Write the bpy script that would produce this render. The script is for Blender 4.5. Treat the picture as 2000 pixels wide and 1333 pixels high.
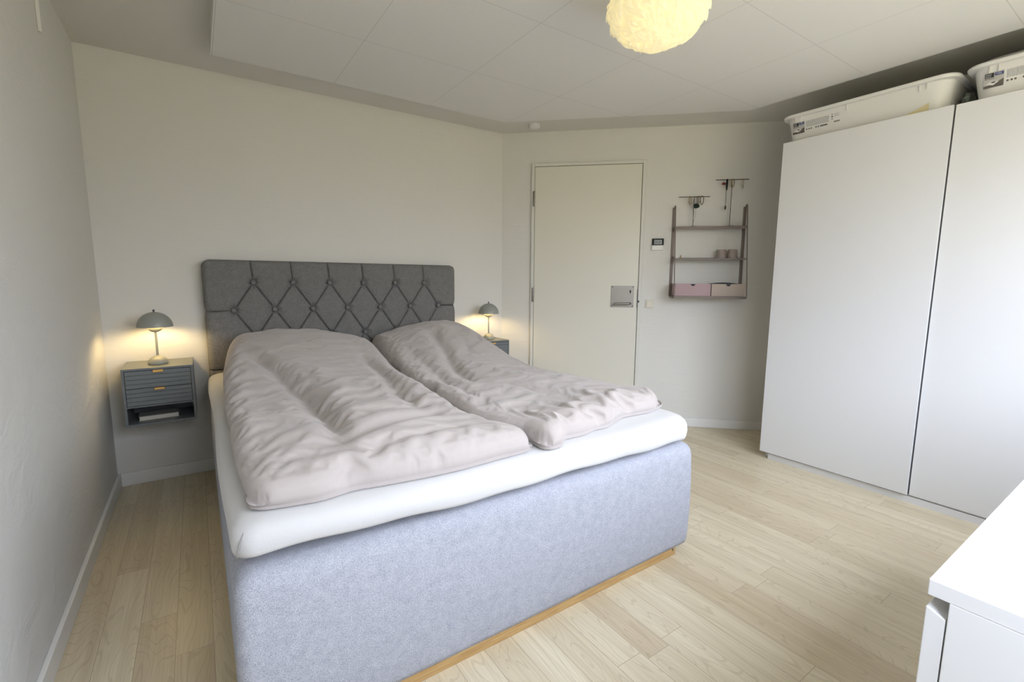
import bpy, bmesh, math, random
import numpy as np
from mathutils import Matrix, Vector
for o in list(bpy.data.objects): bpy.data.objects.remove(o)
S = bpy.context.scene
COL = S.collection
# ------------------------------------------------------------------ camera
CAM = Vector((0.4316, -3.2928, 1.1634)); YAW, PIT, ROL, F = -0.5937, -0.1294, 0.0066, 910.8
cd = bpy.data.cameras.new('camera'); cam = bpy.data.objects.new('camera', cd); COL.objects.link(cam); S.camera = cam
cd.sensor_width = 36; cd.lens = F / 2000 * 36; cd.clip_start = 0.02
fw = Vector((-math.sin(YAW) * math.cos(PIT), math.cos(YAW) * math.cos(PIT), math.sin(PIT)))
rt = Vector((math.cos(YAW), math.sin(YAW), 0)); up = rt.cross(fw)
c_, s_ = math.cos(ROL), math.sin(ROL)
r2 = c_ * rt + s_ * up; u2 = -s_ * rt + c_ * up
cam.matrix_world = Matrix(((r2.x, u2.x, -fw.x, CAM.x), (r2.y, u2.y, -fw.y, CAM.y), (r2.z, u2.z, -fw.z, CAM.z), (0, 0, 0, 1)))
# ------------------------------------------------------------------ view, world, lights
S.view_settings.view_transform = 'Standard'; S.view_settings.look = 'None'
S.view_settings.exposure = 0.0; S.view_settings.gamma = 1.0; S.view_settings.use_curve_mapping = False
SKY = 13.2; PENDANT = 10.5; BEDSIDE = 4.0
WX0, WX1, WZ0, WZ1, WY = 0.55, 3.25, 0.86, 2.12, -3.68      # window opening in the rear wall
W = bpy.data.worlds.new('world'); S.world = W; W.use_nodes = True
nt = W.node_tree; nt.nodes.clear()
wo = nt.nodes.new('ShaderNodeOutputWorld'); bg = nt.nodes.new('ShaderNodeBackground')
tc = nt.nodes.new('ShaderNodeTexCoord'); sp = nt.nodes.new('ShaderNodeSeparateXYZ'); cr = nt.nodes.new('ShaderNodeValToRGB')
nt.links.new(tc.outputs['Generated'], sp.inputs[0]); nt.links.new(sp.outputs['Z'], cr.inputs[0])
cr.color_ramp.elements[0].position = 0.0; cr.color_ramp.elements[0].color = (0.20, 0.19, 0.16, 1)
e = cr.color_ramp.elements.new(0.06); e.color = (0.38, 0.385, 0.40, 1)
e = cr.color_ramp.elements.new(0.34); e.color = (0.76, 0.83, 0.98, 1)
cr.color_ramp.elements[-1].position = 0.8; cr.color_ramp.elements[-1].color = (0.99, 1.09, 1.34, 1)
nt.links.new(cr.outputs[0], bg.inputs[0]); bg.inputs[1].default_value = SKY; nt.links.new(bg.outputs[0], wo.inputs[0])
ld = bpy.data.lights.new('window_portal', 'AREA'); ld.shape = 'RECTANGLE'; ld.size = WX1 - WX0; ld.size_y = WZ1 - WZ0
ld.cycles.is_portal = True
lo = bpy.data.objects.new('window_portal', ld); COL.objects.link(lo)
lo.location = ((WX0 + WX1) / 2, WY - 0.13, (WZ0 + WZ1) / 2); lo.rotation_euler = (math.radians(90), 0, 0)

# ------------------------------------------------------------------ helpers
def link(o, parent=None):
    COL.objects.link(o)
    if parent is not None: o.parent = parent
    return o
def fin(name, bm, mats, parent=None, smooth=False, loc=None, rotz=0, angle=None):
    me = bpy.data.meshes.new(name); bmesh.ops.recalc_face_normals(bm, faces=bm.faces) if smooth != 'keep' else None
    bm.to_mesh(me); bm.free()
    for m in (mats if isinstance(mats, (list, tuple)) else [mats]): me.materials.append(m)
    if smooth:
        for p in me.polygons: p.use_smooth = True
        if angle: me.set_sharp_from_angle(angle=math.radians(angle))
    o = bpy.data.objects.new(name, me); link(o, parent)
    if loc: o.location = loc
    if rotz: o.rotation_euler.z = rotz
    return o
def thing(name, label, cat, loc=(0, 0, 0), rotz=0, group=None):
    o = bpy.data.objects.new(name, None); link(o); o.location = loc; o.rotation_euler.z = rotz
    o.empty_display_size = 0.05
    return tag(o, label, cat, group)
def tag(o, label, cat, group=None):
    o['label'] = label; o['category'] = cat
    if group: o['group'] = group
    return o
def struct(o): o['kind'] = 'structure'; return o
def box(bm, x0, x1, y0, y1, z0, z1, bev=0, seg=2, mi=0):
    v = [bm.verts.new((x, y, z)) for z in (z0, z1) for y in (y0, y1) for x in (x0, x1)]
    fs = [bm.faces.new([v[i] for i in q]) for q in ((0, 2, 3, 1), (4, 5, 7, 6), (0, 1, 5, 4), (2, 6, 7, 3), (0, 4, 6, 2), (1, 3, 7, 5))]
    for f in fs: f.material_index = mi
    if bev:
        es = list({e for f in fs for e in f.edges})
        bmesh.ops.bevel(bm, geom=es, offset=bev, segments=seg, affect='EDGES', profile=0.5)
    return bm
def nb(*a, **k): return box(bmesh.new(), *a, **k)
def lathe(bm, prof, cx=0, cy=0, n=40, closed=False, mi=0):
    rings = []
    for r, z in prof:
        if r < 1e-6: rings.append([bm.verts.new((cx, cy, z))])
        else: rings.append([bm.verts.new((cx + r * math.cos(2 * math.pi * i / n), cy + r * math.sin(2 * math.pi * i / n), z)) for i in range(n)])
    pr = list(zip(rings[:-1], rings[1:]))
    if closed: pr.append((rings[-1], rings[0]))
    for a, b in pr:
        for i in range(n):
            j = (i + 1) % n
            if len(a) == 1 and len(b) == 1: continue
            if len(a) == 1: f = bm.faces.new((a[0], b[j], b[i]))
            elif len(b) == 1: f = bm.faces.new((a[i], a[j], b[0]))
            else: f = bm.faces.new((a[i], a[j], b[j], b[i]))
            f.material_index = mi
    return bm
def tube(bm, pts, r, n=8, closed=False, sx=1.0):
    pts = [Vector(p) for p in pts]; rings = []; N = len(pts)
    prev = None
    for i, p in enumerate(pts):
        a = pts[(i - 1) % N] if (closed or i > 0) else p; b = pts[(i + 1) % N] if (closed or i < N - 1) else p
        t = (b - a).normalized()
        ref = prev if prev is not None else (Vector((0, 0, 1)) if abs(t.z) < 0.9 else Vector((0, 1, 0)))
        x = (ref - t * ref.dot(t)).normalized(); y = t.cross(x); prev = x
        rr = r[i] if isinstance(r, (list, tuple)) else r
        rings.append([bm.verts.new(p + rr * (math.cos(2 * math.pi * k / n) * x * sx + math.sin(2 * math.pi * k / n) * y)) for k in range(n)])
    for i in range(N if closed else N - 1):
        a, b = rings[i], rings[(i + 1) % N]
        for k in range(n): bm.faces.new((a[k], a[(k + 1) % n], b[(k + 1) % n], b[k]))
    if not closed: bm.faces.new(rings[0][::-1]); bm.faces.new(rings[-1])
    return bm
# ------------------------------------------------------------------ materials
def mat(name, col, rough=0.6, metal=0.0, emit=None, es=0, spec=0.5):
    m = bpy.data.materials.new(name); m.use_nodes = True; b = m.node_tree.nodes['Principled BSDF']
    b.inputs['Base Color'].default_value = (*col, 1); b.inputs['Roughness'].default_value = rough; b.inputs['Metallic'].default_value = metal
    b.inputs['Specular IOR Level'].default_value = spec
    if emit: b.inputs['Emission Color'].default_value = (*emit, 1); b.inputs['Emission Strength'].default_value = es
    return m
def N(m, t, **kw):
    n = m.node_tree.nodes.new(t)
    for k, v in kw.items(): setattr(n, k, v)
    return n
def L(m, a, b): m.node_tree.links.new(a, b)
def coords(m, scale=(1, 1, 1), rot=(0, 0, 0)):
    t = N(m, 'ShaderNodeTexCoord'); p = N(m, 'ShaderNodeMapping'); p.inputs['Scale'].default_value = scale; p.inputs['Rotation'].default_value = rot
    L(m, t.outputs['Object'], p.inputs[0]); return p.outputs[0]
def noise(m, vec, scale, detail=3, rough=0.5, dist=0):
    n = N(m, 'ShaderNodeTexNoise'); n.inputs['Scale'].default_value = scale; n.inputs['Detail'].default_value = detail
    n.inputs['Roughness'].default_value = rough; n.inputs['Distortion'].default_value = dist; L(m, vec, n.inputs['Vector']); return n.outputs['Fac']
def bump(m, h, strength, dist=0.01, prev=None):
    b = N(m, 'ShaderNodeBump'); b.inputs['Strength'].default_value = strength; b.inputs['Distance'].default_value = dist; L(m, h, b.inputs['Height'])
    if prev: L(m, prev, b.inputs['Normal'])
    return b.outputs[0]
def ramp(m, fac, stops):
    r = N(m, 'ShaderNodeValToRGB'); L(m, fac, r.inputs[0]); el = r.color_ramp.elements
    while len(el) < len(stops): el.new(0.5)
    for e_, (p, c) in zip(el, stops): e_.position = p; e_.color = (*c, 1)
    return r.outputs[0]
def P(m): return m.node_tree.nodes['Principled BSDF']

def plaster(name, col, sc, st, amt=0.35):
    m = mat(name, col, 0.75, spec=0.25); v = coords(m, sc)
    n1 = noise(m, v, 9, 5, 0.62, 0.6); n2 = noise(m, coords(m), 3, 3); n3 = noise(m, coords(m), 140, 2)
    b = bump(m, n1, amt, st); b = bump(m, n2, 0.25, 0.02, b); b = bump(m, n3, 0.15, 0.002, b)
    L(m, b, P(m).inputs['Normal']); return m
M_wall = plaster('plaster_white', (0.73, 0.715, 0.665), (0.5, 0.5, 2.6), 0.006)
M_left = plaster('plaster_rough', (0.72, 0.71, 0.67), (1, 0.9, 1.2), 0.014, 0.5)
M_ceil = mat('ceiling_paint', (0.72, 0.705, 0.655), 0.85, spec=0.2)
M_panel = mat('ceiling_board', (0.79, 0.78, 0.75), 0.8, spec=0.2)
L(M_panel, bump(M_panel, noise(M_panel, coords(M_panel), 220, 2), 0.1, 0.001), P(M_panel).inputs['Normal'])
M_trim = mat('trim_paint', (0.80, 0.79, 0.76), 0.4)
M_gap = mat('door_gap_shadow', (0.22, 0.21, 0.16), 0.8)
M_dframe = mat('door_frame_paint', (0.70, 0.69, 0.63), 0.5)
M_doorp = mat('door_paint', (0.74, 0.715, 0.62), 0.35)
M_white = mat('white_foil', (0.76, 0.76, 0.76), 0.42)
L(M_white, bump(M_white, noise(M_white, coords(M_white), 5, 2), 0.04, 0.01), P(M_white).inputs['Normal'])
M_dress = mat('white_lacquer', (0.88, 0.88, 0.88), 0.3)
M_gapshade = mat('dark_gap_shade', (0.05, 0.05, 0.05), 0.6)

def floor_mat():
    m = mat('ash_planks', (0.6, 0.5, 0.38), 0.34)
    t = N(m, 'ShaderNodeTexCoord'); s = N(m, 'ShaderNodeSeparateXYZ'); L(m, t.outputs['Object'], s.inputs[0])
    ax = N(m, 'ShaderNodeMath', operation='ADD'); ax.inputs[1].default_value = 0.0015; L(m, s.outputs['X'], ax.inputs[0])
    cx = N(m, 'ShaderNodeCombineXYZ'); L(m, s.outputs['Y'], cx.inputs['X']); L(m, ax.outputs[0], cx.inputs['Y'])
    br = N(m, 'ShaderNodeTexBrick'); L(m, cx.outputs[0], br.inputs['Vector'])
    br.offset = 0.37; br.offset_frequency = 2; br.squash = 0.8; br.squash_frequency = 3
    for k, v in dict(Scale=1.0).items(): br.inputs[k].default_value = v
    br.inputs['Mortar Size'].default_value = 0.0008; br.inputs['Mortar Smooth'].default_value = 0.3; br.inputs['Bias'].default_value = 0
    br.inputs['Brick Width'].default_value = 1.02; br.inputs['Row Height'].default_value = 0.1014
    br.inputs['Color1'].default_value = (0, 0, 0, 1); br.inputs['Color2'].default_value = (1, 1, 1, 1); br.inputs['Mortar'].default_value = (0.5, 0.5, 0.5, 1)
    # per-plank random: white noise on the brick colour
    wn = N(m, 'ShaderNodeTexWhiteNoise', noise_dimensions='3D'); L(m, br.outputs['Color'], wn.inputs['Vector'])
    off = N(m, 'ShaderNodeVectorMath', operation='MULTIPLY_ADD'); L(m, wn.outputs['Color'], off.inputs[0]); off.inputs[1].default_value = (40, 40, 40); L(m, t.outputs['Object'], off.inputs[2])
    def mp(sc):
        p = N(m, 'ShaderNodeMapping'); p.inputs['Scale'].default_value = sc; L(m, off.outputs[0], p.inputs[0]); return p.outputs[0]
    big = noise(m, mp((6.5, 1.1, 1)), 1.0, 2, 0.4, 0.3)         # growth-ring field -> cathedral figure
    mu = N(m, 'ShaderNodeMath', operation='MULTIPLY'); mu.inputs[1].default_value = 190; L(m, big, mu.inputs[0])
    sn = N(m, 'ShaderNodeMath', operation='SINE'); L(m, mu.outputs[0], sn.inputs[0])
    fine = noise(m, mp((170, 4, 1)), 1.0, 3, 0.6); med = noise(m, mp((30, 1.2, 1)), 1.0, 3, 0.6)
    g = ramp(m, sn.outputs[0], [(0.0, (0.93, 0.92, 0.90)), (0.5, (1, 1, 1)), (0.72, (0.94, 0.93, 0.90)), (0.95, (0.66, 0.62, 0.55))])
    base = ramp(m, wn.outputs['Value'], [(0.0, (0.64, 0.54, 0.375)), (0.35, (0.72, 0.63, 0.455)), (0.7, (0.79, 0.71, 0.535)), (1.0, (0.69, 0.60, 0.42))])
    def mix(a, b, f, mode='MULTIPLY'):
        x = N(m, 'ShaderNodeMix', data_type='RGBA', blend_type=mode); x.inputs[0].default_value = f
        L(m, a, x.inputs[6]); L(m, b, x.inputs[7]); return x.outputs[2]
    c = mix(base, g, 0.36)
    c = mix(c, ramp(m, fine, [(0.3, (0.80, 0.78, 0.74)), (0.6, (1, 1, 1))]), 0.5)
    c = mix(c, ramp(m, med, [(0.3, (0.86, 0.83, 0.78)), (0.7, (1.05, 1.05, 1.05))]), 0.7)
    mo = ramp(m, br.outputs['Fac'], [(0.0, (1, 1, 1)), (1.0, (0.45, 0.38, 0.3))])
    c = mix(c, mo, 0.8)
    L(m, c, P(m).inputs['Base Color'])
    b = bump(m, fine, 0.08, 0.001); L(m, b, P(m).inputs['Normal'])
    return m
M_floor = floor_mat()

def fabric(name, lo, hi, sc, st=0.5):
    m = mat(name, hi, 0.95, spec=0.1); v = coords(m, (1, 1, 1))
    n1 = noise(m, coords(m, (1.6, 1, 0.7), (0.3, 0.5, 0.4)), sc, 2, 0.7); n2 = noise(m, v, sc * 0.07, 2)
    a = N(m, 'ShaderNodeMath', operation='MULTIPLY_ADD'); L(m, n2, a.inputs[0]); a.inputs[1].default_value = 0.12; L(m, n1, a.inputs[2])
    L(m, ramp(m, a.outputs[0], [(0.38, lo), (0.74, hi)]), P(m).inputs['Base Color'])
    L(m, bump(m, n1, st, 0.003), P(m).inputs['Normal']); return m
M_frame = fabric('bed_weave_daylit', (0.22, 0.235, 0.28), (0.61, 0.615, 0.655), 560, 0.5)  # same fabric as the headboard; stronger daylight put into the paler colour
M_head = fabric('bed_weave_shaded', (0.10, 0.10, 0.095), (0.30, 0.29, 0.275), 420, 0.5)  # same fabric as the base; dimmer light put into the darker colour
def linen(name, col, s1=0.25):
    m = mat(name, col, 0.9, spec=0.15); v = coords(m)
    P(m).inputs['Sheen Weight'].default_value = 0.25
    n1 = noise(m, coords(m, (1, 1.8, 1)), 26, 4, 0.6, 1.2); n2 = noise(m, v, 500, 1)
    b = bump(m, n1, s1, 0.008); b = bump(m, n2, 0.2, 0.001, b); L(m, b, P(m).inputs['Normal']); return m
M_duvet = linen('rose_grey_linen', (0.485, 0.435, 0.405), 0.14)
M_sheet = linen('white_sheet', (0.61, 0.60, 0.585), 0.1)
def wood(name, a, b):
    m = mat(name, a, 0.5); n = noise(m, coords(m, (3, 60, 60)), 3, 3)
    L(m, ramp(m, n, [(0.35, a), (0.65, b)]), P(m).inputs['Base Color']); return m
M_plinth = wood('oak_plinth', (0.42, 0.25, 0.09), (0.55, 0.36, 0.15))
M_grey = mat('grey_lacquer', (0.155, 0.17, 0.175), 0.45)
M_groove = mat('groove_shadow_grey', (0.10, 0.11, 0.115), 0.6)
M_brass = mat('brass', (0.80, 0.52, 0.20), 0.25, 1.0)
M_lamp = mat('grey_beige_lacquer', (0.30, 0.31, 0.27), 0.35)
M_lampw = mat('lamp_inside_white', (0.85, 0.8, 0.7), 0.5)
M_steel = mat('brushed_steel', (0.27, 0.255, 0.23), 0.42, 1.0)
L(M_steel, bump(M_steel, noise(M_steel, coords(M_steel, (1, 1, 1)), 18, 3), 0.12, 0.004), P(M_steel).inputs['Normal'])
M_dsteel = mat('dark_steel', (0.08, 0.08, 0.08), 0.4, 0.8)
M_mauve = mat('mauve_metal', (0.21, 0.165, 0.145), 0.5)
M_pink = mat('pink_card', (0.44, 0.31, 0.32), 0.7)
M_beige = mat('beige_card', (0.46, 0.38, 0.32), 0.7)
M_navy = mat('navy_card', (0.03, 0.035, 0.06), 0.7)
M_black = mat('black_metal', (0.02, 0.018, 0.02), 0.4)
M_blackp = mat('black_plastic', (0.006, 0.007, 0.006), 0.45, spec=0.2)
M_lcd = mat('lcd_grey', (0.24, 0.25, 0.24), 0.3)
M_plastic = mat('white_plastic', (0.78, 0.77, 0.74), 0.4)
M_cream = mat('cream_plastic', (0.72, 0.68, 0.56), 0.4)
M_box = mat('translucent_white_plastic', (0.80, 0.79, 0.76), 0.35)
P(M_box).inputs['Transmission Weight'].default_value = 0.0
P(M_box).inputs['Subsurface Weight'].default_value = 0.0
M_boxlid = mat('smoky_lid_plastic', (0.42, 0.42, 0.41), 0.3)
M_glass = mat('smoked_pink_glass', (0.62, 0.52, 0.48), 0.15); P(M_glass).inputs['Transmission Weight'].default_value = 0.45
M_clear = mat('clear_green_plastic', (0.45, 0.50, 0.44), 0.15); P(M_clear).inputs['Transmission Weight'].default_value = 0.6
M_gold = mat('old_gold', (0.42, 0.30, 0.14), 0.35, 0.9)
M_bronze = mat('bronze_beads', (0.12, 0.09, 0.06), 0.4, 0.5)
M_green = mat('dark_green_thread', (0.01, 0.03, 0.025), 0.8)
M_red = mat('dark_red_wool', (0.22, 0.05, 0.05), 0.9)
M_yellow = mat('pale_yellow_cloth', (0.80, 0.70, 0.42), 0.8)
M_paper = mat('book_paper', (0.62, 0.60, 0.52), 0.8)
M_cover = mat('book_cover_grey', (0.30, 0.29, 0.27), 0.6)

# ------------------------------------------------------------------ room shell
HC, WB, PHI, XR = 2.327, 2.547, 0.7575, 4.10
CP, SP = math.cos(PHI), math.sin(PHI)
UEND = (XR - WB) / CP; YR = -UEND * SP
T = 0.12
def poly_prism(pts, z0, z1, mi=0, bm=None):
    bm = bm or bmesh.new(); a = [bm.verts.new((x, y, z0)) for x, y in pts]; b = [bm.verts.new((x, y, z1)) for x, y in pts]
    bm.faces.new(a[::-1]).material_index = mi; bm.faces.new(b).material_index = mi
    for i in range(len(pts)): j = (i + 1) % len(pts); bm.faces.new((a[i], a[j], b[j], b[i])).material_index = mi
    return bm
OUT = [(-T, WY - T), (XR + T, WY - T), (XR + T, YR + 0.06), (WB + 0.05, T), (-T, T)]
struct(fin('floor', poly_prism(OUT, -0.1, 0.0), M_floor))
struct(fin('ceiling', poly_prism(OUT, HC, HC + 0.1), M_ceil))
struct(fin('wall_left', nb(-T, 0, WY - T, T, 0, HC), M_left))
struct(fin('wall_back', nb(0, WB + 0.05, 0, T, 0, HC), M_wall))
struct(fin('wall_right', nb(XR, XR + T, WY - T, YR + 0.05, 0, HC), M_wall))
DW = lambda name, bm, m, parent=None, **k: fin(name, bm, m, parent, loc=(WB, 0, 0) if parent is None else None, rotz=-PHI if parent is None else 0, **k)
struct(DW('wall_door', nb(0, UEND, 0, T, 0, HC), M_wall))
bm = bmesh.new()
box(bm, 0, WX0, WY - T, WY, 0, HC); box(bm, WX1, XR, WY - T, WY, 0, HC)
box(bm, WX0, WX1, WY - T, WY, 0, WZ0); box(bm, WX0, WX1, WY - T, WY, WZ1, HC)
struct(fin('wall_rear', bm, M_wall))
# window in the rear wall
wroot = thing('window_1', 'x', 'x'); del wroot['label']; del wroot['category']; struct(wroot)
bm = bmesh.new(); fy0, fy1 = WY - 0.10, WY - 0.04; q = 0.05
box(bm, WX0, WX1, fy0, fy1, WZ0, WZ0 + q); box(bm, WX0, WX1, fy0, fy1, WZ1 - q, WZ1)
box(bm, WX0, WX0 + q, fy0, fy1, WZ0 + q, WZ1 - q); box(bm, WX1 - q, WX1, fy0, fy1, WZ0 + q, WZ1 - q)
mx = (WX0 + WX1) / 2; box(bm, mx - 0.035, mx + 0.035, fy0, fy1, WZ0 + q, WZ1 - q)
fin('window_frame', bm, M_trim, wroot)
mg = bpy.data.materials.new('window_glass'); mg.use_nodes = True; g = mg.node_tree; g.nodes.clear()
o_ = g.nodes.new('ShaderNodeOutputMaterial'); mxs = g.nodes.new('ShaderNodeMixShader'); tr = g.nodes.new('ShaderNodeBsdfTransparent'); gl = g.nodes.new('ShaderNodeBsdfGlossy')
gl.inputs['Roughness'].default_value = 0.0; mxs.inputs[0].default_value = 0.06
g.links.new(tr.outputs[0], mxs.inputs[1]); g.links.new(gl.outputs[0], mxs.inputs[2]); g.links.new(mxs.outputs[0], o_.inputs[0])
for a, b in ((WX0 + q, mx - 0.035), (mx + 0.035, WX1 - q)): fin('window_pane', nb(a, b, WY - 0.075, WY - 0.069, WZ0 + q, WZ1 - q), mg, wroot)
fin('window_sill', nb(WX0, WX1, WY - 0.04, WY, WZ0, WZ0 + 0.012, 0.003), M_trim, wroot)
M_bounce = mat('warm_bounce_ground', (0.27, 0.215, 0.09), 0.9)  # unseen ground, its ochre chosen to bounce warm light onto upper walls
struct(fin('ground', nb(-20, 24, -40, WY - T - 0.02, -0.5, -0.4), M_bounce))
# suspended ceiling boards: grid pattern cut into one slab, chamfered corner like the room
def ceiling_panel():
    x0, x1, y0, z0 = 0.567, 3.49, -0.392, 2.267
    xc = 2.311; yc = y0 - (x1 - xc) * SP / CP
    return poly_prism([(x0, WY + 0.25), (x1, WY + 0.25), (x1, yc), (xc, y0), (x0, y0)], z0, HC)
struct(fin('trim_1', ceiling_panel(), M_panel))
m = M_panel; t_ = N(m, 'ShaderNodeTexCoord'); mp_ = N(m, 'ShaderNodeMapping'); mp_.inputs['Location'].default_value = (-0.575 + 0.585, 0.385 + 0.585 * 8, 0)
L(m, t_.outputs['Object'], mp_.inputs[0]); bk = N(m, 'ShaderNodeTexBrick'); L(m, mp_.outputs[0], bk.inputs['Vector']); bk.offset = 0; bk.squash = 1
bk.inputs['Scale'].default_value = 1; bk.inputs['Brick Width'].default_value = 0.585; bk.inputs['Row Height'].default_value = 0.585
bk.inputs['Mortar Size'].default_value = 0.0018; bk.inputs['Mortar Smooth'].default_value = 0.5
for k in ('Color1', 'Color2'): bk.inputs[k].default_value = (0.79, 0.78, 0.75, 1)
bk.inputs['Mortar'].default_value = (0.60, 0.59, 0.57, 1); L(m, bk.outputs['Color'], P(m).inputs['Base Color'])
# baseboards
struct(fin('baseboard_left', nb(0, 0.015, WY, 0, 0, 0.075, 0.003), M_trim))
struct(fin('baseboard_back', nb(0.015, WB - 0.004, -0.015, 0, 0, 0.075, 0.003), M_trim))
DB = DW('baseboard_door', nb(1.135, UEND - 0.02, -0.015, 0, 0, 0.07, 0.003), M_trim); struct(DB)
DB2 = DW('baseboard_door', nb(0.01, 0.24, -0.015, 0, 0, 0.07, 0.003), M_trim); struct(DB2)
struct(fin('baseboard_rear', nb(0.015, XR, WY, WY + 0.015, 0, 0.075, 0.003), M_trim))
struct(fin('trim_2', nb(0, 0.012, -0.712, -0.70, 2.088, HC, 0.003), M_trim))        # thin strip on the left wall

# ------------------------------------------------------------------ door in the angled wall
door = bpy.data.objects.new('door_1', None); link(door); door.location = (WB, 0, 0); door.rotation_euler.z = -PHI; struct(door)
bm = bmesh.new(); U0, U1, DH = 0.270, 1.101, 2.060
box(bm, U0 - 0.026, U0 - 0.002, -0.02, 0, 0, DH + 0.026, 0.003); box(bm, U1 + 0.002, U1 + 0.028, -0.02, 0, 0, DH + 0.026, 0.003)
box(bm, U0 - 0.002, U1 + 0.002, -0.02, 0, DH + 0.002, DH + 0.026, 0.003)
fin('door_frame', bm, M_dframe, door)
bm = nb(U0 + 0.001, U1 - 0.002, -0.014, 0, 0.01, DH - 0.002, 0.002)
fin('door_leaf', bm, M_doorp, door)
bm = bmesh.new(); box(bm, U0 - 0.002, U0 + 0.001, -0.012, -0.001, 0, DH); box(bm, U1 - 0.002, U1 + 0.0005, -0.013, -0.001, 0, DH); box(bm, U0, U1, -0.012, -0.001, DH - 0.002, DH + 0.002)
fin('door_gap', bm, M_gap, door)
for z0, z1 in ((1.752, 1.872), (0.988, 1.106)):
    h = fin('hinge', lathe(lathe(bmesh.new(), [(0, z0), (0.007, z0 + 0.002), (0.008, z0 + 0.01), (0.008, (z0 + z1) / 2 - 0.001), (0, (z0 + z1) / 2 - 0.001)], U0 - 0.006, -0.024, 14),
            [(0, (z0 + z1) / 2 + 0.001), (0.008, (z0 + z1) / 2 + 0.001), (0.008, z1 - 0.01), (0.007, z1 - 0.002), (0, z1)], U0 - 0.006, -0.024, 14), M_steel, door, smooth=True, angle=40)
pl = fin('lock_plate', nb(0.893, 1.071, -0.019, -0.014, 0.956, 1.125, 0.0015), M_steel, door)
for x in (0.902, 1.062):
    for z in (0.965, 1.117):
        b2 = bmesh.new(); bmesh.ops.create_cone(b2, cap_ends=True, segments=12, radius1=0.0045, radius2=0.003, depth=0.004, matrix=Matrix.Translation((x, -0.0205, z)) @ Matrix.Rotation(math.pi / 2, 4, 'X'))
        fin('screw', b2, M_dsteel, pl)
b2 = bmesh.new(); bmesh.ops.create_cone(b2, cap_ends=True, segments=16, radius1=0.0065, radius2=0.0065, depth=0.003, matrix=Matrix.Translation((1.043, -0.0205, 1.086)) @ Matrix.Rotation(math.pi / 2, 4, 'X'))
box(b2, 1.039, 1.047, -0.022, -0.019, 1.068, 1.084)
fin('keyhole', b2, M_blackp, pl)
b2 = bmesh.new(); tube(b2, [(1.043, -0.019, 0.988), (1.043, -0.05, 0.988), (1.040, -0.058, 0.988), (1.032, -0.061, 0.987), (0.918, -0.061, 0.983)], 0.0085, 12)
fin('door_handle', b2, M_steel, door, smooth=True, angle=50)
b2 = nb(1.0985, 1.103, -0.024, -0.0145, 0.955, 1.10); box(b2, 1.103, 1.113, -0.03, -0.0205, 0.995, 1.012, 0.002)
fin('latch', b2, M_dsteel, door)

# ------------------------------------------------------------------ wall fittings
th = thing('thermostat', 'small wall thermostat with black display half above white half, beside the door', 'thermostat', (WB, 0, 0), -PHI)
fin('housing', nb(1.193, 1.279, -0.018, 0, 1.404, 1.442, 0.002), M_plastic, th)
fin('display_bezel', nb(1.195, 1.281, -0.018, 0, 1.4425, 1.493, 0.0015), M_blackp, th)
lcd = fin('screen', nb(1.209, 1.267, -0.019, -0.018, 1.449, 1.483), M_lcd, th)
def textmesh(name, body, size, m, parent, loc, rot, sx=1.0):
    c = bpy.data.curves.new(name, 'FONT'); c.body = body; c.size = size; c.extrude = 0.0002
    t = bpy.data.objects.new(name, c); COL.objects.link(t); bpy.context.view_layer.update()
    me = bpy.data.meshes.new_from_object(t.evaluated_get(bpy.context.evaluated_depsgraph_get())); bpy.data.objects.remove(t); bpy.data.curves.remove(c)
    me.materials.clear(); me.materials.append(m)
    o = bpy.data.objects.new(name, me); link(o, parent); o.location = loc; o.rotation_euler = rot; o.scale = (sx, 1, 1); return o
textmesh('screen_digits', '21.0', 0.026, M_blackp, th, (1.216, -0.0193, 1.456), (math.pi / 2, 0, 0), 0.9)
sw = thing('light_switch', 'square cream light switch on the wall beside the door latch', 'light switch', (WB, 0, 0), -PHI)
fin('switch_frame', nb(1.166, 1.228, -0.008, 0, 0.955, 1.018, 0.002), M_cream, sw)
fin('rocker', nb(1.175, 1.219, -0.012, -0.008, 0.965, 1.009, 0.002), M_cream, sw)
bm = bmesh.new(); lathe(bm, [(0, HC), (0.044, HC), (0.045, HC - 0.012), (0.041, HC - 0.024), (0.022, HC - 0.032), (0, HC - 0.033)], 0, 0, 32)
sd = fin('smoke_detector', bm, M_plastic, loc=(2.625, -0.325, 0), smooth=True, angle=50)
tag(sd, 'round white smoke detector on the ceiling above the door', 'smoke detector')

# ------------------------------------------------------------------ bed
BX0, BX1, BF = 0.455, 2.130, -2.160
bed = thing('bed', 'double bed with grey button-tufted headboard and upholstered base coloured paler for daylight', 'bed', (1.28, -1.1, 0))
OFF = Vector((-1.28, 1.1, 0))
def bedpart(o): o.location = OFF; return o
def ss(e0, e1, x): t = np.clip((x - e0) / (e1 - e0), 0, 1); return t * t * (3 - 2 * t)
def seg_dist(X, Y, a, b):
    ax, ay = a; bx, by = b; dx, dy = bx - ax, by - ay; t = np.clip(((X - ax) * dx + (Y - ay) * dy) / (dx * dx + dy * dy), 0, 1)
    return np.hypot(X - ax - t * dx, Y - ay - t * dy), t
def grid_faces(bm, V):
    n, m_ = len(V), len(V[0])
    for i in range(n - 1):
        for j in range(m_ - 1): bm.faces.new((V[i][j], V[i + 1][j], V[i + 1][j + 1], V[i][j + 1]))
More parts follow.
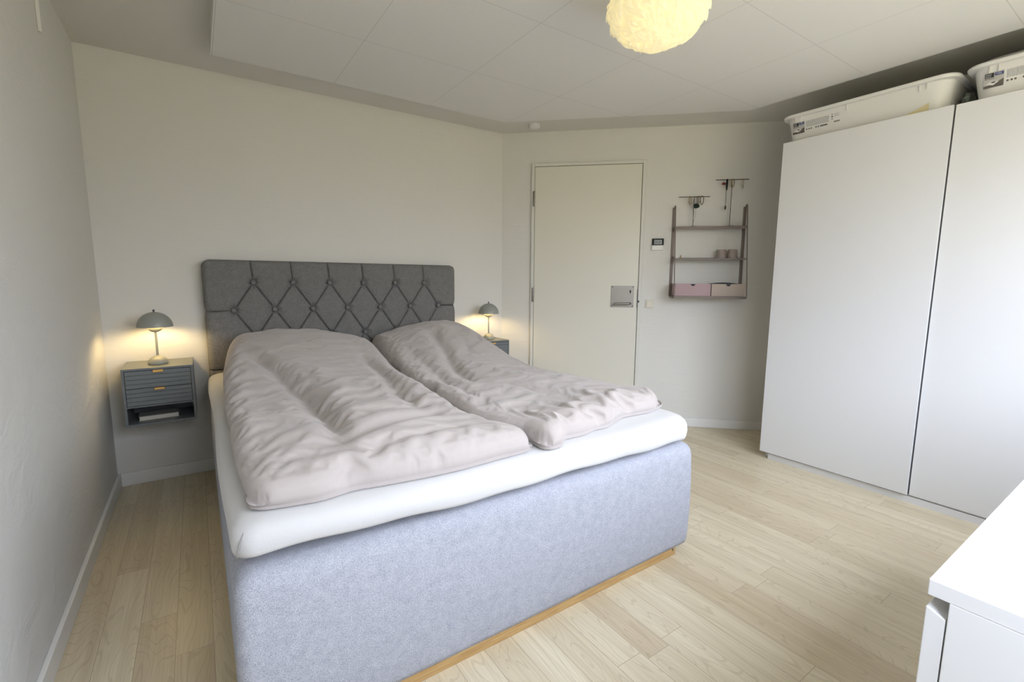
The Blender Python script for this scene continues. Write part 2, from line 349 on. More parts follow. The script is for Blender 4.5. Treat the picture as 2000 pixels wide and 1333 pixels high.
def headboard():
    hx0, hx1, hz0, hz1 = 0.465, 2.070, 0.05, 1.272; yb, yf = -0.004, -0.088
    nx, nz = 560, 400; xs = np.linspace(hx0, hx1, nx); zs = np.linspace(hz0, hz1, nz)
    Xg, Zg = np.meshgrid(xs, zs, indexing='ij')
    r1 = [(0.719 + 0.2195 * i, 1.141) for i in range(6)]; r2 = [(0.609 + 0.2195 * i, 0.975) for i in range(7)]
    r3 = [(0.719 + 0.2195 * i, 0.806) for i in range(6)]
    segs = []
    for i in range(6): segs += [(r1[i], r2[i]), (r1[i], r2[i + 1]), (r3[i], r2[i]), (r3[i], r2[i + 1]), (r1[i], (r1[i][0] - 0.012, hz1))]
    r4 = [(0.609 + 0.2195 * i, 0.64) for i in range(7)]
    for i in range(6): segs += [(r3[i], r4[i]), (r3[i], r4[i + 1])]
    segs += [(r2[0], (hx0, 0.970)), (r2[-1], (hx1, 0.975))]
    segs += [((hx0, 0.628), (hx1, 0.628))]
    d = np.zeros_like(Xg)
    for a, b in segs:
        dist, t = seg_dist(Xg, Zg, a, b)
        d = np.maximum(d, 0.018 * np.exp(-(dist / 0.003)) + 0.006 * np.exp(-(dist / 0.025) ** 2))
    for (x, z) in r1 + r2 + r3 + r4[1:-1]:
        dist = np.hypot(Xg - x, Zg - z); ang = np.arctan2(Zg - z, Xg - x)
        d = np.maximum(d, 0.030 * np.exp(-(dist / 0.026) ** 2 * 0.9) + 0.004 * np.cos(ang * 12) * np.exp(-(dist / 0.034) ** 2) * (dist > 0.008))
    E = np.minimum.reduce([Xg - hx0, hx1 - Xg, hz1 - Zg]); E = np.clip(E / 0.032, 0, 1)
    prof = np.sqrt(1 - (1 - E) ** 2)
    y = yf + 0.034 * (1 - prof) + d * (0.35 + 0.65 * prof) - 0.012
    # side notches where the row-2 seams pull the edge in
    pull = 0.006 * np.exp(-((Zg - 0.973) / 0.03) ** 2); sx = np.sign(Xg - (hx0 + hx1) / 2) * ss(0.6, 0.8, np.abs(Xg - (hx0 + hx1) / 2))
    rc = 0.045; U_ = np.clip(1 - np.minimum(Xg - hx0, hx1 - Xg) / rc, 0, 1); W_ = np.clip(1 - (hz1 - Zg) / rc, 0, 1)
    sgn = np.where(Xg < (hx0 + hx1) / 2, -1, 1); act = (U_ > 0) & (W_ > 0)
    U2 = U_ * np.sqrt(1 - W_ ** 2 / 2); W2 = W_ * np.sqrt(1 - U_ ** 2 / 2)
    Xn = np.where(act, Xg - sgn * (U_ - U2) * rc, Xg); Zn = np.where(act, Zg - (W_ - W2) * rc, Zg); Xg, Zg = Xn, Zn
    bm = bmesh.new()
    V = [[bm.verts.new((float(Xg[i, k] - pull[i, k] * sx[i, k]), float(y[i, k]), float(Zg[i, k]))) for k in range(nz)] for i in range(nx)]
    grid_faces(bm, V)
    rim = [V[0][k] for k in range(nz)] + [V[i][nz - 1] for i in range(1, nx)] + [V[nx - 1][k] for k in range(nz - 2, -1, -1)] + [V[i][0] for i in range(nx - 2, 0, -1)]
    back = [bm.verts.new((v.co.x, yb, v.co.z)) for v in rim]
    for i in range(len(rim)): j = (i + 1) % len(rim); bm.faces.new((rim[i], rim[j], back[j], back[i]))
    bm.faces.new(back)
    o = bedpart(fin('headboard', bm, M_head, bed, smooth=True, angle=60))
    for (x, z) in r1 + r2 + r3:
        b2 = bmesh.new(); bmesh.ops.create_uvsphere(b2, u_segments=16, v_segments=10, radius=0.0145, matrix=Matrix.Translation((x, yf - 0.001, z)) @ Matrix.Diagonal((1, 0.55, 1, 1)))
        fin('button', b2, M_head, o, smooth=True)
headboard()
def rrect(x0, x1, y0, y1, r, n=8, m_=24):
    pts = []
    cs = [(x1 - r, y1 - r, 0), (x0 + r, y1 - r, 90), (x0 + r, y0 + r, 180), (x1 - r, y0 + r, 270)]
    ends = []
    for cx, cy, a0 in cs:
        arc = [(cx + r * math.cos(math.radians(a0 + 90 * i / n)), cy + r * math.sin(math.radians(a0 + 90 * i / n))) for i in range(n + 1)]
        if pts:
            p, q_ = pts[-1], arc[0]; pts += [(p[0] + (q_[0] - p[0]) * k / m_, p[1] + (q_[1] - p[1]) * k / m_) for k in range(1, m_)]
        pts += arc
    p, q_ = pts[-1], pts[0]; pts += [(p[0] + (q_[0] - p[0]) * k / m_, p[1] + (q_[1] - p[1]) * k / m_) for k in range(1, m_)]
    return pts
def base_frame():
    bm = bmesh.new(); rings = []
    prof = [(0.02, 0.045), (0.004, 0.052), (0.0, 0.07)] + [(-0.004 * math.sin(math.pi * k / 8), 0.07 + 0.37 * k / 8) for k in range(1, 8)] + \
           [(0.0, 0.44), (0.003, 0.462), (0.012, 0.480), (0.028, 0.492), (0.05, 0.497)]
    cx, cy = (BX0 + BX1) / 2, (BF - 0.10) / 2
    for ins, z in prof:
        ring = []
        for x, y in rrect(BX0, BX1, BF, -0.10, 0.035):
            r = 1.0; vx = x - cx; vy = y - cy
            hx, hy = (BX1 - BX0) / 2, (-0.10 - BF) / 2
            ring.append(bm.verts.new((cx + vx * (hx - ins) / hx, cy + vy * (hy - ins) / hy, z)))
        rings.append(ring)
    for a, b in zip(rings[:-1], rings[1:]):
        for i in range(len(a)): j = (i + 1) % len(a); bm.faces.new((a[i], a[j], b[j], b[i]))
    bm.faces.new(rings[-1]); bm.faces.new(rings[0][::-1])
    bedpart(fin('upholstered_base', bm, M_frame, bed, smooth=True, angle=60))
base_frame()
bm = bmesh.new(); box(bm, 0.52, 2.065, -2.138, -2.118, 0, 0.044, 0.002); box(bm, 0.52, 0.545, -2.118, -0.15, 0, 0.044); box(bm, 2.04, 2.065, -2.118, -0.15, 0, 0.044)
pl = bedpart(fin('plinth', bm, M_plinth, bed)); 
b2 = bmesh.new(); bmesh.ops.create_cone(b2, cap_ends=True, segments=12, radius1=0.005, radius2=0.004, depth=0.003, matrix=Matrix.Translation((2.045, -2.1395, 0.028)) @ Matrix.Rotation(math.pi / 2, 4, 'X'))
fin('screw', b2, M_steel, pl)

# smooth value noise in numpy
RNG = np.random.RandomState(7); TAB = RNG.rand(256, 256)
def vn(x, y, seed=0):
    x = x + seed * 17.3; y = y + seed * 9.1
    xi = np.floor(x).astype(int); yi = np.floor(y).astype(int); fx = x - xi; fy = y - yi
    fx = fx ** 3 * (fx * (fx * 6 - 15) + 10); fy = fy ** 3 * (fy * (fy * 6 - 15) + 10)
    g_ = lambda a, b: TAB[a % 256, b % 256]
    return (g_(xi, yi) * (1 - fx) + g_(xi + 1, yi) * fx) * (1 - fy) + (g_(xi, yi + 1) * (1 - fx) + g_(xi + 1, yi + 1) * fx) * fy
def ridged(x, y, seed=0):
    wx = vn(x * 0.8, y * 0.8, seed + 5) * 1.2; wy = vn(x * 0.8, y * 0.8, seed + 9) * 1.2
    return 1 - np.abs(2 * vn(x + wx, y + wy, seed) - 1)

ZM = 0.622
def fb(x): return 0.034 * np.sqrt(np.sin(np.pi * np.clip((x - 0.458) / 1.634, 0, 1)))
def mattress():
    x0, x1, y0, y1 = 0.458, 2.092, -2.158, -0.105
    bm = bmesh.new(); rings = []
    cx, cy, hx, hy = (x0 + x1) / 2, (y0 + y1) / 2, (x1 - x0) / 2, (y1 - y0) / 2
    prof = [(0.018, 0.0), (0.004, 0.004), (0.0, 0.016), (-0.004, 0.045), (-0.002, 0.070), (0.004, 0.088), (0.016, 0.103), (0.034, 0.112), (0.058, 0.1155)]
    base = rrect(x0, x1, y0, y1, 0.05, 8, 60); seam_i = None
    for ins, dz in prof:
        ring = []
        for x, y in base:
            foot = max(0.0, 1 - (y - y0) / 0.3)
            w = 0.010 * math.sin(x * 9 + 1) + 0.008 * math.sin(x * 23 + 0.5) + 0.006 * math.sin(y * 11)
            drop = -0.024 * math.exp(-((x - x0) / 0.35) ** 2) * foot
            fo = float(fb(x)) * min(1, foot * 1.2)
            zb = 0.512 + w * 0.30 - drop + 0.012 * (1 - foot) + 0.62 * fo
            z = zb + (ZM - zb) * dz / 0.1155
            bl = ins - 0.004 * math.sin(x * 7 + y * 5) * math.sin(math.pi * min(1, dz / 0.1155))
            ring.append(bm.verts.new((cx + (x - cx) * (hx - bl) / hx, cy + (y - cy) * (hy - bl) / hy - (fo if y < y0 + 0.2 else 0) * min(1, max(0, (y0 + 0.2 - y) / 0.2)), z)))
        rings.append(ring)
    for a, b in zip(rings[:-1], rings[1:]):
        for i in range(len(a)): j = (i + 1) % len(a); bm.faces.new((a[i], a[j], b[j], b[i]))
    bm.faces.new(rings[-1]); bm.faces.new(rings[0][::-1])
    o = fin('mattress', bm, M_sheet, smooth=True, angle=70)
    tag(o, 'mattress in a white fitted sheet lying on the upholstered bed base', 'mattress')
    b2 = bmesh.new(); tube(b2, [(0.4665, -2.147, 0.540), (0.4685, -2.151, 0.553), (0.472, -2.1535, 0.57), (0.477, -2.153, 0.585), (0.484, -2.149, 0.598)], 0.0018, 6)
    s = fin('corner_seam', b2, M_cover, o, smooth=True)
mattress()

def interp(pts, v):
    a = np.array(pts); idx = np.argsort(a[:, 0]); return np.interp(v, a[idx, 0], a[idx, 1])
def sm_interp(pts, v, w=0.05):
    return (interp(pts, v - w) + interp(pts, v) * 2 + interp(pts, v + w)) / 4
def relax(X, Hx, gx, gy, steps, seed):
    """drape a cloth grid with excess fabric (gx, gy = local surplus) over the filling: position-based relaxation"""
    Pn = X.copy(); nu, nv = X.shape[:2]
    nz = (vn(X[..., 0] * 20, X[..., 1] * 32, seed) - 0.5) * 0.010 + (vn(X[..., 0] * 45, X[..., 1] * 70, seed + 1) - 0.5) * 0.004
    free = np.zeros((nu, nv, 1)); free[1:-1, 1:-1] = 1
    Pn[..., 2] += (nz + 0.002) * free[..., 0]
    fam = [(1, 0, gx, 1.0), (0, 1, gy, 1.0), (1, 1, (gx + gy) / 2, 0.6), (1, -1, (gx + gy) / 2, 0.6), (2, 0, gx, 0.35), (0, 2, gy, 0.35), (4, 0, gx * 0.8, 0.15), (0, 4, gy * 0.8, 0.15)]
    C = []
    for a, b, g, k in fam:
        b0, b1 = max(0, -b), nv - max(0, b); sa = (slice(0, nu - a), slice(b0, b1)); sb = (slice(a, nu), slice(b0 + b, b1 + b))
        l0 = np.linalg.norm(X[sb] - X[sa], axis=2) * (1 + g[sa]); C.append((sa, sb, l0, k))
    V = np.zeros_like(Pn)
    for it in range(steps):
        V[..., 2] -= 0.00001; V *= 0.93
        Q = Pn + V * free
        for k_ in range(8):
            acc = np.zeros_like(Q); cnt = np.zeros((nu, nv, 1))
            for sa, sb, l0, k in C:
                d = Q[sb] - Q[sa]; L_ = np.linalg.norm(d, axis=2); c = (0.5 * k * (L_ - l0) / np.maximum(L_, 1e-6))[..., None] * d
                acc[sa] += c; acc[sb] -= c; cnt[sa] += k; cnt[sb] += k
            Q = Q + 1.6 * acc / np.maximum(cnt, 1) * free
            Q[..., 2] = np.where(free[..., 0] > 0, np.maximum(Q[..., 2], Hx - 0.012), Q[..., 2])
        V = (Q - Pn) * free; Pn = Q
    dz = Pn[..., 2] - Hx; Pn[..., 2] = Hx + np.where(dz > 0.03, 0.03 + np.tanh((dz - 0.03) / 0.02) * 0.02, dz)
    return Pn
def up2(X):
    for ax in (0, 1):
        Y = np.moveaxis(X, ax, 0); n = Y.shape[0]; Pd = np.concatenate([2 * Y[:1] - Y[1:2], Y, 2 * Y[-1:] - Y[-2:-1]]); Z = np.zeros((2 * n - 1,) + Y.shape[1:])
        Z[::2] = Y; Z[1::2] = (-Pd[:-3] + 9 * Pd[1:-2] + 9 * Pd[2:-1] - Pd[3:]) / 16; X = np.moveaxis(Z, 0, ax)
    return X
def duvet(name, Lp, Rp, Fp, yhead, hfun, gfun, radii, label, nu=118, nv=230, seed=3):
    def cl(n): u = np.linspace(0, 1, n); return 0.75 * u + 0.25 * (1 - np.cos(np.pi * u)) / 2
    s = cl(nu)[:, None] * np.ones((1, nv)); t = np.ones((nu, 1)) * cl(nv)[None, :]
    y = yhead + (-2.1 - yhead) * t; x = sm_interp(Lp, y) * (1 - s) + sm_interp(Rp, y) * s
    yl = interp(Fp, x[:, -1]) - fb(x[:, -1])
    for _ in range(3):
        y = yhead + (yl[:, None] - yhead) * t; x = sm_interp(Lp, y) * (1 - s) + sm_interp(Rp, y) * s; yl = interp(Fp, x[:, -1]) - fb(x[:, -1])
        yl = np.convolve(np.pad(yl, 3, mode='edge'), np.ones(7) / 7, mode='valid')
        e_ = 1 - np.clip(np.minimum(x[:, -1] - x[0, -1], x[-1, -1] - x[:, -1]) / 0.035, 0, 1); yl = yl + 0.030 * (1 - np.sqrt(1 - e_ ** 2))
    xl, xr = sm_interp(Lp, y), sm_interp(Rp, y)
    rl, rr, rf, rh = radii
    dl, drr, df = x - xl, xr - x, y - yl[:, None]
    rfv = rf * (0.8 + 0.6 * vn(x * 6, x * 0 + 0.5, 31))
    kk = sum((1 - np.clip(d / r, 0, 1)) ** 2.4 for d, r in ((dl, rl), (drr, rr), (df, rfv), (yhead - y, rh))) ** (1 / 2.4)
    kk = np.clip(kk, 0, 1); E = (1 - kk ** 2.1) ** (1 / 2.1)
    z = ZM + 0.020 + hfun(x, y, dl, drr, df) * E
    X = np.stack([x, y, z], axis=2); gx, gy = gfun(x, y, dl, drr, df)
    X = up2(relax(X, z, gx, gy, 70, seed)); nu, nv = X.shape[:2]
    bm = bmesh.new()
    V = [[bm.verts.new([float(q) for q in X[i, j]]) for j in range(nv)] for i in range(nu)]
    grid_faces(bm, V)
    rim = [V[i][0] for i in range(nu)] + [V[nu - 1][j] for j in range(1, nv)] + [V[i][nv - 1] for i in range(nu - 2, -1, -1)] + [V[0][j] for j in range(nv - 2, 0, -1)]
    cx = float(x.mean()); cy = float(y.mean()); rings = [rim]
    for ins, zz in ((0.010, 0.014), (0.003, 0.009), (0.012, 0.002)):
        ring = []
        for v in rim:
            px, py = v.co.x, v.co.y; d = Vector((cx - px, (cy - py) * 0.6, 0)).normalized()
            m_ = float(vn(np.array([px * 5]), np.array([py * 5]), 25)[0]); q_ = ins * (0.3 + m_)
            ring.append(bm.verts.new((px + d.x * q_, py + d.y * q_, ZM + zz)))
        rings.append(ring)
    for a, b in zip(rings[:-1], rings[1:]):
        for i in range(len(a)): j = (i + 1) % len(a); bm.faces.new((a[i], a[j], b[j], b[i]))
    bm.faces.new(rings[-1])
    o = fin(name, bm, M_duvet, smooth=True)
    return tag(o, label, 'duvet', 'duvets side by side on the bed')

def folds(x, y, lst):
    h = np.zeros_like(x)
    for pts, amp, w in lst:
        best = np.full_like(x, 9.0)
        for a, b in zip(pts[:-1], pts[1:]):
            d, t = seg_dist(x, y, a, b); best = np.minimum(best, d)
        # taper at both ends
        L0 = np.hypot(x - pts[0][0], y - pts[0][1]); L1 = np.hypot(x - pts[-1][0], y - pts[-1][1])
        tp = ss(0, 0.18, L0) * ss(0, 0.18, L1)
        h += amp * np.exp(-(best / w) ** 2) * (0.25 + 0.75 * tp)
    return h
def hL(x, y, dl, dr, df):
    h = 0.088 + 0 * x
    # head bulge over the pillow
    prof = interp([(0.45, 0.085), (0.55, 0.10), (0.64, 0.135), (0.80, 0.15), (1.0, 0.13), (1.2, 0.085), (1.35, 0.03)], x)
    h += prof * ss(-1.25, -0.42, y) * (1 - 0.25 * ss(-0.3, -0.1, y))
    h += 0.02 * np.sin(x * 5 + y * 3) * np.cos(y * 4 - 1)
    h -= 0.018 * ss(-1.7, -2.0, y)
    foot = ss(-1.1, -1.7, y)
    fl = [([(0.62, -0.62), (0.70, -0.95), (0.76, -1.35), (0.76, -1.75), (0.745, -2.0)], -0.038, 0.035),
          ([(0.83, -0.9), (0.88, -1.3), (0.86, -1.7)], 0.014, 0.06),
          ([(1.14, -0.75), (1.13, -1.15), (1.06, -1.6), (1.06, -1.85)], -0.024, 0.03),
          ([(0.49, -1.40), (0.53, -1.44), (0.60, -1.47)], -0.035, 0.02),
          ([(0.49, -1.27), (0.58, -1.22), (0.70, -1.26)], -0.012, 0.018), ([(0.49, -1.12), (0.60, -1.04), (0.72, -1.08)], -0.012, 0.02),
          ([(0.49, -0.95), (0.58, -0.82), (0.68, -0.78)], -0.011, 0.02), ([(0.50, -0.78), (0.56, -0.66), (0.64, -0.6)], -0.010, 0.018),
          ([(0.49, -1.55), (0.60, -1.58), (0.72, -1.62)], -0.010, 0.016),
          ([(0.80, -1.94), (0.95, -1.86), (1.12, -1.84)], -0.016, 0.02), ([(0.78, -2.02), (0.95, -1.98), (1.16, -1.93)], 0.014, 0.02),
          ([(0.72, -2.08), (0.92, -2.07), (1.15, -2.03)], -0.012, 0.018), ([(0.88, -1.72), (1.0, -1.68), (1.12, -1.70)], 0.012, 0.02),
          ([(0.56, -2.02), (0.70, -2.04), (0.86, -2.10)], -0.012, 0.02), ([(0.86, -1.80), (1.0, -1.77), (1.15, -1.76)], -0.012, 0.014)]
    h += folds(x, y, fl)
    a = 0.2 + 0.8 * foot
    h += a * 0.016 * (0.5 - vn(x * 5 + y, y * 8 - x * 3, 1))
    h += np.exp(-(df / 0.09) ** 2) * (0.016 * (vn(x * 7, y * 3, 8) - 0.5) - 0.008)
    return h
def hR(x, y, dl, dr, df):
    h = 0.085 + 0 * x
    prof = interp([(1.28, 0.03), (1.40, 0.085), (1.54, 0.125), (1.74, 0.155), (1.90, 0.145), (2.02, 0.11), (2.12, 0.09)], x)
    h += prof * ss(-1.2, -0.42, y) * (1 - 0.25 * ss(-0.3, -0.1, y))
    h -= 0.030 * ss(1.65, 2.0, x) * ss(-0.7, -1.2, y) + 0.012 * ss(-1.6, -1.95, y)
    h += 0.015 * np.sin(x * 6 + 2) * np.cos(y * 3.5)
    h += 0.012 * np.exp(-((x - 2.0) / 0.10) ** 2 - ((y + 1.98) / 0.12) ** 2)
    fl = [([(1.66, -0.5), (1.60, -0.85), (1.50, -1.2), (1.45, -1.5)], -0.030, 0.035), ([(1.80, -0.7), (1.72, -0.95), (1.62, -1.02)], -0.012, 0.025),
          ([(1.42, -0.7), (1.40, -1.05), (1.33, -1.5), (1.32, -1.8)], -0.016, 0.03),
          ([(1.95, -0.55), (1.90, -0.75), (1.80, -0.85)], -0.012, 0.02), ([(1.55, -1.55), (1.60, -1.75), (1.70, -1.86)], -0.010, 0.02)]
    h += folds(x, y, fl)
    near = ss(-0.9, -1.7, y)
    h += 0.014 * (0.5 - vn(x * 5, y * 5 + x * 2, 11))
    ft = np.exp(-(df / 0.15) ** 2)
    h += ft * (0.006 + 0.018 * (0.5 - ridged(x * 7 + y * 2.5, y * 1.0, 15) ** 3))
    return h
def gL(x, y, dl, dr, df):
    foot = ss(-0.9, -1.75, y); side = np.exp(-(dl / 0.10) ** 2); m = np.clip(vn(x * 3.2, y * 3.2, 51) * 1.9 - 0.35, 0.05, 1.5)
    gy = 0.004 + 0.050 * foot * m + 0.030 * side * ss(-0.4, -0.8, y) * ss(-1.9, -1.6, y); gx = 0.002 + 0.022 * foot * m + 0.030 * np.exp(-(df / 0.09) ** 2)
    return gx, gy * (1 - 0.5 * np.exp(-(df / 0.08) ** 2))
def gR(x, y, dl, dr, df):
    near = ss(-0.7, -1.8, y); ft = np.exp(-(df / 0.15) ** 2); m = np.clip(vn(x * 3.2, y * 3.2, 52) * 1.9 - 0.35, 0.05, 1.5)
    return 0.003 + 0.016 * near * m + 0.085 * ft, (0.005 + 0.028 * near * m) * (1 - 0.7 * ft)
duvet('duvet', [(-0.1, 0.56), (-0.35, 0.535), (-0.7, 0.512), (-1.1, 0.498), (-1.38, 0.492), (-1.45, 0.503), (-1.55, 0.492), (-1.86, 0.490), (-2.03, 0.500), (-2.2, 0.488)],
      [(-0.1, 1.38), (-0.33, 1.335), (-0.8, 1.285), (-1.3, 1.225), (-1.6, 1.21), (-1.84, 1.21), (-2.0, 1.24), (-2.08, 1.275), (-2.14, 1.31), (-2.2, 1.31)],
      [(0.48, -2.105), (0.56, -2.120), (0.65, -2.128), (0.73, -2.108), (0.80, -2.118), (0.93, -2.130), (1.03, -2.135), (1.16, -2.125), (1.22, -2.125), (1.31, -2.12)],
      -0.13, hL, gL, (0.075, 0.07, 0.085, 0.10), 'rumpled rose-grey duvet on the left side of the bed, nearer the left wall')
duvet('duvet', [(-0.1, 1.385), (-0.33, 1.345), (-0.8, 1.295), (-1.3, 1.235), (-1.6, 1.222), (-1.84, 1.224), (-2.0, 1.262), (-2.06, 1.31), (-2.12, 1.318), (-2.2, 1.31)],
      [(-0.1, 2.12), (-0.5, 2.105), (-0.9, 2.075), (-1.4, 2.05), (-1.8, 2.065), (-2.0, 2.10), (-2.1, 2.11)],
      [(1.30, -2.145), (1.35, -2.150), (1.395, -2.145), (1.425, -2.095), (1.53, -2.10), (1.60, -2.08), (1.65, -2.09), (1.80, -2.035), (1.95, -2.055), (2.06, -2.03), (2.12, -2.0)],
      -0.13, hR, gR, (0.06, 0.22, 0.075, 0.10), 'rose-grey duvet on the right side of the bed, nearer the door, its foot edge rolled')

# ------------------------------------------------------------------ nightstands, lamps, book
def nightstand(x0, label, first=None):
    if first: return None
    t = thing('nightstand', label, 'nightstand', (x0, 0, 0), 0, 'wall-hung nightstands either side of the bed')
    w, d, z0, z1, k = 0.302, 0.285, 0.402, 0.703, 0.011
    bm = bmesh.new()
    box(bm, 0, w, -d, 0, z1 - k, z1, 0.001); box(bm, 0, w, -d, 0, z0, z0 + k, 0.001)
    box(bm, 0, k, -d, 0, z0 + k, z1 - k); box(bm, w - k, w, -d, 0, z0 + k, z1 - k)
    box(bm, k, w - k, -0.012, 0, z0 + k, z1 - k); box(bm, k, w - k, -d + 0.004, -0.012, 0.499, 0.507)
    fin('cabinet', bm, M_grey, t)
    for zb, zt in ((0.5995, 0.6895), (0.5085, 0.5975)):
        bm = bmesh.new(); n = 4; h = (zt - zb) / n
        for i in range(n): box(bm, k + 0.002, w - k - 0.002, -d - 0.001, -d + 0.010, zb + i * h + 0.0012, zb + (i + 1) * h - 0.0002, 0.0012, 1)
        box(bm, k + 0.002, w - k - 0.002, -d + 0.004, -0.03, zb, zt)
        dr = fin('drawer', bm, M_grey, t)
        b2 = bmesh.new(); box(b2, w / 2 - 0.022, w / 2 + 0.022, -d - 0.012, -d + 0.004, zt - 0.001, zt + 0.0015); box(b2, w / 2 - 0.022, w / 2 + 0.022, -d - 0.0135, -d - 0.0115, zt - 0.010, zt + 0.0015, 0.0008)
        fin('handle', b2, M_brass, dr)
    return t
def table_lamp(x, y, z, label):
    t = thing('table_lamp', label, 'lamp', (x, y, z), 0, 'dome table lamps on the nightstands')
    a = [(0, 0), (0.040, 0), (0.0455, 0.003)] + [(0.046 * math.cos(q), 0.006 + 0.040 * math.sin(q)) for q in [math.radians(k) for k in range(0, 84, 7)]] + [(0.006, 0.048)]
    fin('base', lathe(bmesh.new(), a, n=48), M_lamp, t, smooth=True, angle=50)
    fin('stem', lathe(bmesh.new(), [(0.0055, 0.045), (0.0055, 0.190), (0, 0.190)], n=16), M_lamp, t, smooth=True, angle=50)
    bw = [(0, 0.172)] + [(0.036 * math.sin(q), 0.204 - 0.032 * math.cos(q)) for q in [math.radians(k) for k in range(8, 91, 6)]]
    bw2 = [(r * 0.96, zz + 0.0018) for r, zz in bw[::-1]]
    fin('lower_bowl', lathe(bmesh.new(), bw + bw2, n=48), M_lamp, t, smooth=True)
    sh = [(0, 0.281)] + [(0.080 * math.sin(q), 0.202 + 0.079 * math.cos(q)) for q in [math.radians(k) for k in range(5, 91, 5)]]
    s = fin('shade', lathe(bmesh.new(), sh, n=64), M_lamp, t, smooth=True)
    sh2 = [(max(0, r - 0.0015), zz - 0.0015 if r < 0.079 else zz) for r, zz in sh]
    fin('shade_lining', lathe(bmesh.new(), sh2, n=64), M_lampw, s, smooth=True)
    fin('finial', lathe(bmesh.new(), [(0, 0.279), (0.004, 0.279), (0.004, 0.287), (0.0055, 0.288), (0.0055, 0.293), (0, 0.294)], n=16), M_dsteel, t, smooth=True, angle=40)
    mb = bpy.data.materials.get('bulb_glow') or mat('bulb_glow', (1, 0.8, 0.5), 0.5, emit=(1, 0.72, 0.36), es=8)
    b2 = bmesh.new(); bmesh.ops.create_uvsphere(b2, u_segments=16, v_segments=10, radius=0.010, matrix=Matrix.Translation((0, 0, 0.262)))
    fin('bulb', b2, mb, t, smooth=True)
    l = bpy.data.lights.new('lamp_light', 'POINT'); l.energy = BEDSIDE; l.color = (1.0, 0.74, 0.36); l.shadow_soft_size = 0.022
    lo = bpy.data.objects.new('lamp_light', l); link(lo, t); lo.location = (0, 0, 0.236)
    return t
def dup(root, loc, label):
    r = root.copy(); COL.objects.link(r); r.location = loc; r['label'] = label
    for ch in list(root.children):
        c = ch.copy(); COL.objects.link(c); c.parent = r
        for g_ in ch.children: d = g_.copy(); COL.objects.link(d); d.parent = c
    return r
ns = nightstand(0.089, 'grey wall-hung nightstand by the left wall, open shelf with a book below two drawers')
dup(ns, (2.133, 0, 0), 'grey wall-hung nightstand on the door side, half hidden behind the duvet')
tl = table_lamp(0.237, -0.168, 0.703, 'lit grey dome table lamp on the nightstand by the left wall')
dup(tl, (2.318, -0.168, 0.703), 'lit grey dome table lamp on the nightstand nearer the door')
bk_ = thing('book', 'closed book lying on the open shelf of the left nightstand', 'book', (0.222, -0.165, 0.4132), math.radians(3))
fin('pages', nb(-0.085, 0.083, -0.055, 0.055, 0.0025, 0.0225), M_paper, bk_)
bm = bmesh.new(); box(bm, -0.088, 0.086, -0.058, 0.058, 0, 0.0025); box(bm, -0.088, 0.086, -0.058, 0.058, 0.0225, 0.025); fin('cover', bm, M_cover, bk_)

# ------------------------------------------------------------------ wardrobe
wd = thing('wardrobe', 'tall white wardrobe with two plain sliding doors along the right wall', 'wardrobe', (3.8, -2.5, 0))
def wp(o): o.location = (-3.8, 2.5, 0); return o
Y0, Y1 = -1.745, -3.245
bm = bmesh.new()
box(bm, 3.545, 4.095, Y1, Y1 + 0.02, 0, 2.0); box(bm, 3.545, 4.095, Y0 - 0.02, Y0, 0, 2.0); box(bm, 3.545, 4.095, (Y0 + Y1) / 2 - 0.03, (Y0 + Y1) / 2 - 0.01, 0, 1.98)
box(bm, 3.545, 4.095, Y1 + 0.02, Y0 - 0.02, 1.98, 2.0); box(bm, 4.085, 4.095, Y1 + 0.02, Y0 - 0.02, 0.06, 1.98); box(bm, 3.56, 4.085, Y1 + 0.02, Y0 - 0.02, 0.04, 0.06)
wp(fin('cabinet', bm, M_white, wd))
bm = bmesh.new(); box(bm, 3.508, 3.54, Y1, Y0 - 0.035, 0.0, 0.036); box(bm, 3.518, 3.545, Y1, Y0, 0.036, 0.046)
wp(fin('bottom_rail', bm, M_white, wd))
wp(fin('top_rail', nb(3.522, 3.545, Y1, Y0, 1.975, 2.003), M_white, wd))
wp(fin('sliding_door', nb(3.490, 3.506, -2.517, -1.733, 0.045, 2.010, 0.001), M_white, wd))
wp(fin('sliding_door', nb(3.503, 3.520, -3.262, -2.5235, 0.045, 2.010, 0.001), M_white, wd))
wp(fin('door_gap_shade', nb(3.5065, 3.521, -2.5235, -2.515, 0.05, 2.005), M_gapshade, wd))  # dark strip painting the shade in the gap between the sliding doors

# ------------------------------------------------------------------ storage boxes on the wardrobe
def crate_shell(L_, D, H, lidded):
    # open tray: outer + inner wall, flared, rounded corners. local: x depth 0..D (front at 0), y 0..-L_, z 0..H
    bm = bmesh.new(); rings = []
    prof = [(0.035, 0.0), (0.030, 0.004), (0.006, H - 0.022), (0.006, H - 0.020), (-0.014, H - 0.018), (-0.018, H - 0.008), (-0.016, H - 0.002), (-0.006, H), (0.010, H), (0.012, H - 0.01), (0.034, 0.006)]
    for ins, z in prof:
        cx, cy, hx, hy = D / 2, -L_ / 2, D / 2 - ins, L_ / 2 - ins
        rings.append([bm.verts.new((x, y, z)) for x, y in rrect(cx - hx, cx + hx, cy - hy, cy + hy, 0.07, 8, 6)])
    for a, b in zip(rings[:-1], rings[1:]):
        for i in range(len(a)): j = (i + 1) % len(a); bm.faces.new((a[i], a[j], b[j], b[i]))
    bm.faces.new(rings[0][::-1]); bm.faces.new(rings[-1])
    for yy in (-0.07, -0.10, -L_ * 0.43, -L_ + 0.10, -L_ + 0.13):
        box(bm, 0.000, 0.012, yy - 0.0015, yy + 0.0015, H - 0.05, H - 0.018)
    return bm
